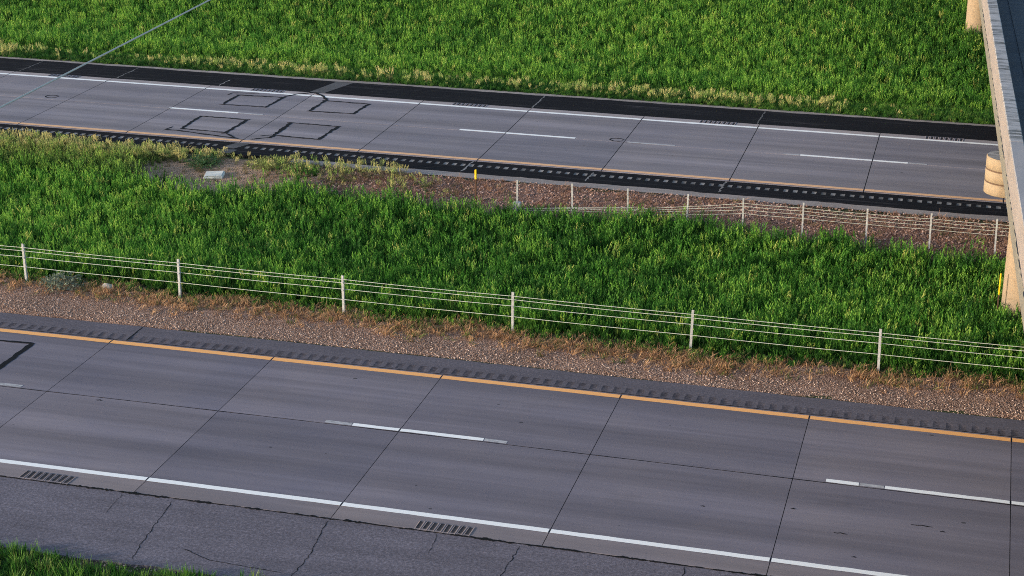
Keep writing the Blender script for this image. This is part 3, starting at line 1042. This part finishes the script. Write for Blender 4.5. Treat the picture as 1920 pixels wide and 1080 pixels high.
def scatter(name, protos, pts, rot, scl, tint, pick, label, kind='stuff'):
    n = len(pts)
    me = bpy.data.meshes.new(name)
    me.vertices.add(n)
    me.vertices.foreach_set('co', np.asarray(pts, np.float32).ravel())
    for nm, ty, dat, key in (('rot', 'FLOAT_VECTOR', rot, 'vector'), ('scl', 'FLOAT_VECTOR', scl, 'vector'), ('pick', 'INT', pick, 'value')):
        a = me.attributes.new(nm, ty, 'POINT')
        a.data.foreach_set(key, np.asarray(dat, np.int32 if ty == 'INT' else np.float32).ravel())
    a = me.attributes.new('tint', 'FLOAT_COLOR', 'POINT')
    a.data.foreach_set('color', np.concatenate([np.asarray(tint, np.float32), np.ones((n, 1), np.float32)], 1).ravel())
    o = link(name, me)
    ng = bpy.data.node_groups.new(name, 'GeometryNodeTree')
    ng.interface.new_socket('Geometry', in_out='INPUT', socket_type='NodeSocketGeometry')
    ng.interface.new_socket('Geometry', in_out='OUTPUT', socket_type='NodeSocketGeometry')
    N = ng.nodes
    gi, go = N.new('NodeGroupInput'), N.new('NodeGroupOutput')
    m2p = N.new('GeometryNodeMeshToPoints')
    iop = N.new('GeometryNodeInstanceOnPoints')
    jn = N.new('GeometryNodeJoinGeometry')
    for p in protos:
        oi = N.new('GeometryNodeObjectInfo')
        oi.inputs['Object'].default_value = p
        oi.inputs['As Instance'].default_value = True
        ng.links.new(oi.outputs['Geometry'], jn.inputs[0])

    def attr(nm, ty):
        a = N.new('GeometryNodeInputNamedAttribute')
        a.data_type = ty
        a.inputs['Name'].default_value = nm
        return a.outputs['Attribute']
    ng.links.new(gi.outputs[0], m2p.inputs[0])
    ng.links.new(m2p.outputs[0], iop.inputs['Points'])
    ng.links.new(jn.outputs[0], iop.inputs['Instance'])
    iop.inputs['Pick Instance'].default_value = True
    ng.links.new(attr('pick', 'INT'), iop.inputs['Instance Index'])
    ng.links.new(attr('rot', 'FLOAT_VECTOR'), iop.inputs['Rotation'])
    ng.links.new(attr('scl', 'FLOAT_VECTOR'), iop.inputs['Scale'])
    ng.links.new(iop.outputs[0], go.inputs[0])
    md = o.modifiers.new('scatter', 'NODES')
    md.node_group = ng
    return tag(o, label, kind=kind)


def sample(x0, x1, y0, y1, dens, keep=None):
    n = int((x1 - x0) * (y1 - y0) * dens)
    x = rng.uniform(x0, x1, n); y = rng.uniform(y0, y1, n)
    if keep is not None:
        k = keep(x, y)
        if k.dtype != bool: k = rng.random(n) < k
        x, y = x[k], y[k]
    return x, y


def lerp3(a, b, t):
    return np.asarray(a)[None, :] * (1 - t[:, None]) + np.asarray(b)[None, :] * t[:, None]


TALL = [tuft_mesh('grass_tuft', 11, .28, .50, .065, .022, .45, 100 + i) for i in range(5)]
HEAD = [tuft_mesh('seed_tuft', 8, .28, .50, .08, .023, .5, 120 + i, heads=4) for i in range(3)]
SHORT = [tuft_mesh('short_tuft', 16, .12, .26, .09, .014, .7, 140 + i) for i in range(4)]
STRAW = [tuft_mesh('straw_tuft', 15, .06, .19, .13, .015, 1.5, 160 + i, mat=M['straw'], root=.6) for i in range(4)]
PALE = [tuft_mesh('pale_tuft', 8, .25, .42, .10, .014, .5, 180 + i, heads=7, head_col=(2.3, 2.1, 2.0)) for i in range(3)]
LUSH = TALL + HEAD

G_DARK, G_MID, G_LIME, G_YEL = (.018, .075, .013), (.050, .175, .024), (.140, .295, .046), (.26, .32, .09)


def grass_tint(x, y, lime=.0, s=0, yel=.06):
    big = fbm(x, y, 7, 30 + s)
    mid = fbm(x, y, 1.6, 40 + s)
    rnd = rng.random(len(x))
    t = np.clip(.42 + .7 * (big - .5) + .4 * (mid - .5) + 1.25 * (rnd - .5) + lime, 0, 1)
    c = np.where((t < .5)[:, None], lerp3(G_DARK, G_MID, t * 2), lerp3(G_MID, G_LIME, t * 2 - 1))
    yk = rng.random(len(x)) < yel * np.clip(2.2 * mid, .2, 2)
    c[yk] = lerp3(G_LIME, G_YEL, rng.random(yk.sum()))
    return c


def std(x, y, zoff=-.02, smin=.75, smax=1.25, tilt=.18, lean=(0, 0)):
    n = len(x)
    pts = np.stack([x, y, terr(x, y) + zoff], 1)
    rot = np.stack([rng.normal(0, tilt, n) + lean[0], rng.normal(0, tilt, n) + lean[1], rng.uniform(0, 6.283, n)], 1)
    s = rng.uniform(smin, smax, n)
    scl = np.stack([s, s, s * rng.uniform(.85, 1.15, n)], 1)
    return pts, rot, scl


ngh = np.vectorize(near_gravel_hi)
fgl = np.vectorize(far_gravel_lo)

# median grass
x, y = sample(-46, 14, 42.0, 57, 80, lambda x, y: (y > ngh(x) - .1 + .25 * rng.normal(size=len(x)) * .5) & (y < np.where(x > -22, fgl(x) + .1, 55.6) + .3 * rng.normal(size=len(x)) * .5)
              & ~((((x + 25.2) / 3.4) ** 2 + ((y - 54.3) / 2.1) ** 2) < 1 + .3 * rng.normal(size=len(x))))
pts, rot, scl = std(x, y)
edge = np.clip((y - ngh(x)) / .9, .35, 1)
scl *= np.where((x < -21) & (y > 54.0), np.clip(1 - (y - 54.0) * .3, .45, 1), 1)[:, None]
scl *= (edge * (.88 + .28 * fbm(x, y, 2.5, 77)))[:, None]
pick = rng.integers(0, 8, len(x))
hd = (fbm(x, y, 3.0, 55) + .25 * np.exp(-((x + 18) / 14) ** 2) > .62)
pick = np.where((rng.random(len(x)) < np.where(hd, .65, .93)), rng.integers(0, 5, len(x)), rng.integers(5, 8, len(x)))
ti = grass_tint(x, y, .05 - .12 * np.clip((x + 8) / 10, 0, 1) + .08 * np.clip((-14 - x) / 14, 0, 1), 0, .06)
wb = np.clip((y - 52.3) / 2.0, 0, 1) * np.clip((-25.5 - x) / 3, 0, 1) * (.3 + .7 * rng.random(len(x)))
ti = ti * (1 - .75 * wb[:, None]) + .75 * wb[:, None] * lerp3((.09, .10, .035), (.24, .22, .09), rng.random(len(x)))
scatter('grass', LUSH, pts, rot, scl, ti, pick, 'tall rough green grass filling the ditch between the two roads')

# bank beyond the far road
x, y = sample(-66, 14, 69.6, 96, 60)
pts, rot, scl = std(x, y, tilt=.2)
scl *= (.9 + .25 * fbm(x, y, 3, 66))[:, None]
fade = np.clip((y - 69.6) / 1.6, .45, 1)
scl *= fade[:, None]
pick = np.where(rng.random(len(x)) < .9, rng.integers(0, 5, len(x)), rng.integers(5, 8, len(x)))
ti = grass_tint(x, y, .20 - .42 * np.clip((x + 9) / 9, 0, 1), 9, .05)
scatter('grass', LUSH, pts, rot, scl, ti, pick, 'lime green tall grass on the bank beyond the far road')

# shorter darker grass at the toe of that bank
x, y = sample(-60, 14, 68.45, 70.6, 75)
pts, rot, scl = std(x, y, tilt=.2)
ti = grass_tint(x, y, -.05, 12, .10)
scl *= np.clip(.6 + (y - 68.4) * .6, .6, 1.25)[:, None]
scatter('grass', SHORT, pts, rot, scl, ti, rng.integers(0, 4, len(x)), 'short blue-green grass along the far outer shoulder')

# pale flowering grass lines
pl = lambda x: np.clip(fbm(x, x * 0, 4, 91) * 1.8 - .25, .06, 1) * np.clip(.5 + .9 * fbm(x, x * 0 + 5, .7, 92), 0, 1)
x, y = sample(-60, 3, 68.6, 71.4, 30, lambda x, y: pl(x) * np.exp(-((y - 69.4) / .55) ** 2) * np.where(x < -5, 1, .12))
pts, rot, scl = std(x, y, smin=.45, smax=1.05, tilt=.25)
ti = lerp3((.12, .20, .05), (.30, .28, .13), rng.random(len(x)))
scatter('flowering_grass', PALE, pts, rot, scl, ti, rng.integers(0, 3, len(x)), 'pale yellow flowering grass in a line beside the far outer shoulder')
x, y = sample(-46, -19, 54.2, 56.3, 60, lambda x, y: np.where(x < -27.2, .95, .30) * (y > 54.9 + .4 * np.clip((x + 36) / 10, 0, 1)) * ((((x + 25.6) / 1.6) ** 2 + ((y - 54.7) / .9) ** 2) > 1))
pts, rot, scl = std(x, y, smin=.45, smax=1.0, tilt=.25)
ti = lerp3((.12, .19, .05), (.30, .27, .13), rng.random(len(x)))
scatter('flowering_grass', PALE, pts, rot, scl, ti, rng.integers(0, 3, len(x)), 'pale flowering grass crowding the far inner shoulder at left')

x, y = sample(-22.5, -15.8, 53.8, 56.1, 22, lambda x, y: np.clip(fbm(x, y, 1.0, 27) * 2.4 - .75, 0, 1) * np.clip((-15.5 - x) / 4, 0, 1))
pts, rot, scl = std(x, y, smin=.5, smax=1.0, tilt=.25)
ti = lerp3((.07, .14, .03), (.28, .27, .11), rng.random(len(x)))
scatter('flowering_grass', PALE + SHORT, pts, rot, scl, ti, rng.integers(0, 7, len(x)), 'mixed yellow-green weeds and grass beside the far inner shoulder right of the vault')

# dry grass on the verges
x, y = sample(-46, 14, 40.9, 43.6, 125, lambda x, y: np.exp(-((y - ngh(x) + .30) / .55) ** 2) * np.clip(fbm(x, y, 1.4, 14) * 1.9 - .20, 0, 1))
pts, rot, scl = std(x, y, smin=.7, smax=1.25, tilt=.3)
ti = lerp3((.32, .165, .085), (.64, .40, .22), rng.random(len(x)))
gk = rng.random(len(x)) < .18
ti[gk] = (.13, .17, .04)
scatter('dry_grass', STRAW, pts, rot, scl, ti, rng.integers(0, 4, len(x)), 'dry straw coloured grass along the back of the near gravel')
x, y = sample(-24, 14, 52.2, 56.2, 75, lambda x, y: np.clip(fbm(x, y, 1.2, 19) * 1.8 - .35, 0, 1) * (y > fgl(x) - .2))
pts, rot, scl = std(x, y, smin=.5, smax=1.0, tilt=.3)
ti = lerp3((.24, .115, .08), (.48, .29, .19), rng.random(len(x)))
gk = rng.random(len(x)) < .10
ti[gk] = (.10, .13, .04)
scatter('dry_grass', STRAW, pts, rot, scl, ti, rng.integers(0, 4, len(x)), 'sparse reddish dry grass on the far gravel verge')
x, y = sample(-29, -20, 53.4, 56.6, 26, lambda x, y: np.clip(fbm(x, y, .9, 23) * 2.2 - .75, 0, 1))
pts, rot, scl = std(x, y, smin=.5, smax=1.1, tilt=.3)
ti = lerp3((.08, .12, .04), (.24, .18, .09), rng.random(len(x)))
scatter('dry_grass', STRAW + SHORT, pts, rot, scl, ti, rng.integers(0, 8, len(x)), 'thin mixed grass scattered over the bare dirt')

# foreground corner grass
x, y = sample(-30, 6, 24.0, 28.45, 75, lambda x, y: y < 28.25 + (vnoise(x, x * 0, .8, 71) - .5) * .5)
pts, rot, scl = std(x, y, smin=.8, smax=1.3, tilt=.25)
scl *= np.clip(1.2 - (y - 26.5) * .25, .55, 1.2)[:, None]
ti = grass_tint(x, y, .28, 21, .10)
scatter('grass', SHORT + TALL[:2], pts, rot, scl, ti, np.where(rng.random(len(x)) < .75, rng.integers(0, 4, len(x)), rng.integers(4, 6, len(x))), 'bright green grass at the edge of the nearest shoulder')

# stones of the verges
ST = []
for i in range(4):
    bm = bmesh.new()
    bmesh.ops.create_icosphere(bm, subdivisions=1, radius=1)
    rr = random.Random(300 + i)
    for v in bm.verts: v.co = Vector((v.co.x * rr.uniform(.7, 1.2), v.co.y * rr.uniform(.6, 1.1), v.co.z * rr.uniform(.45, .8)))
    me = bpy.data.meshes.new('stone'); bm.to_mesh(me); bm.free(); me.materials.append(M['stone'])
    ST.append(bpy.data.objects.new('stone', me))


def stones(name, x, y, label, s0, s1, ca, cb):
    n = len(x)
    s = s0 + (s1 - s0) * rng.random(n) ** 2.2
    pts = np.stack([x, y, terr(x, y) + .012 + s * .25], 1)
    rot = np.stack([rng.normal(0, .3, n), rng.normal(0, .3, n), rng.uniform(0, 6.283, n)], 1)
    ti = lerp3(ca, cb, rng.random(n) ** 1.3)
    scatter(name, ST, pts, rot, np.stack([s, s, s], 1), ti, rng.integers(0, 4, n), label)


x, y = sample(-46, 14, 40.42, 43.0, 260, lambda x, y: (y < ngh(x)) & (y > 40.44) & (rng.random(len(x)) < np.clip(1.1 - (y - 40.4) * .62, .16, 1)))
stones('gravel', x, y, 'loose pale stones along the near gravel verge', .009, .026, (.20, .12, .09), (.66, .50, .42))
x, y = sample(-23, 14, 52.6, 56.3, 95, lambda x, y: y > fgl(x))
stones('gravel', x, y, 'loose reddish stones on the far gravel verge', .018, .05, (.16, .09, .075), (.50, .35, .30))
x, y = sample(-30, 6, 28.1, 28.7, 120)
stones('gravel', x, y, 'loose stones along the edge of the nearest shoulder', .010, .028, (.14, .11, .10), (.40, .33, .30))

# single weeds one can point at
for i, (xx, yy, h, rd, lf, n, mt, lb) in enumerate((
        (-26.35, 55.35, .42, .75, .05, 520, 'weed', 'round green weed clump left of the pale vault'),
        (-24.0, 55.75, .34, .85, .05, 520, 'weed_yel', 'yellowish leafy weed clump right of the vault against the black shoulder'),
        (-22.9, 55.55, .30, .55, .05, 360, 'weed_yel', 'smaller pale weed clump farther right on the bare dirt'),
        (-3.55, 52.75, .50, .28, .05, 260, 'weed', 'lone dark green weed on the far gravel verge between two barrier posts'),
        (-25.05, 42.75, .40, .70, .06, 420, 'weed_grey', 'grey-green broadleaf weed under the cables near the left post'))):
    tag(link('weed', weed_mesh('weed', n, h, rd, lf, 500 + i, M[mt]), None, None, (xx, yy, float(terr(xx, yy)))), lb, 'weed', 'weeds on the verges')
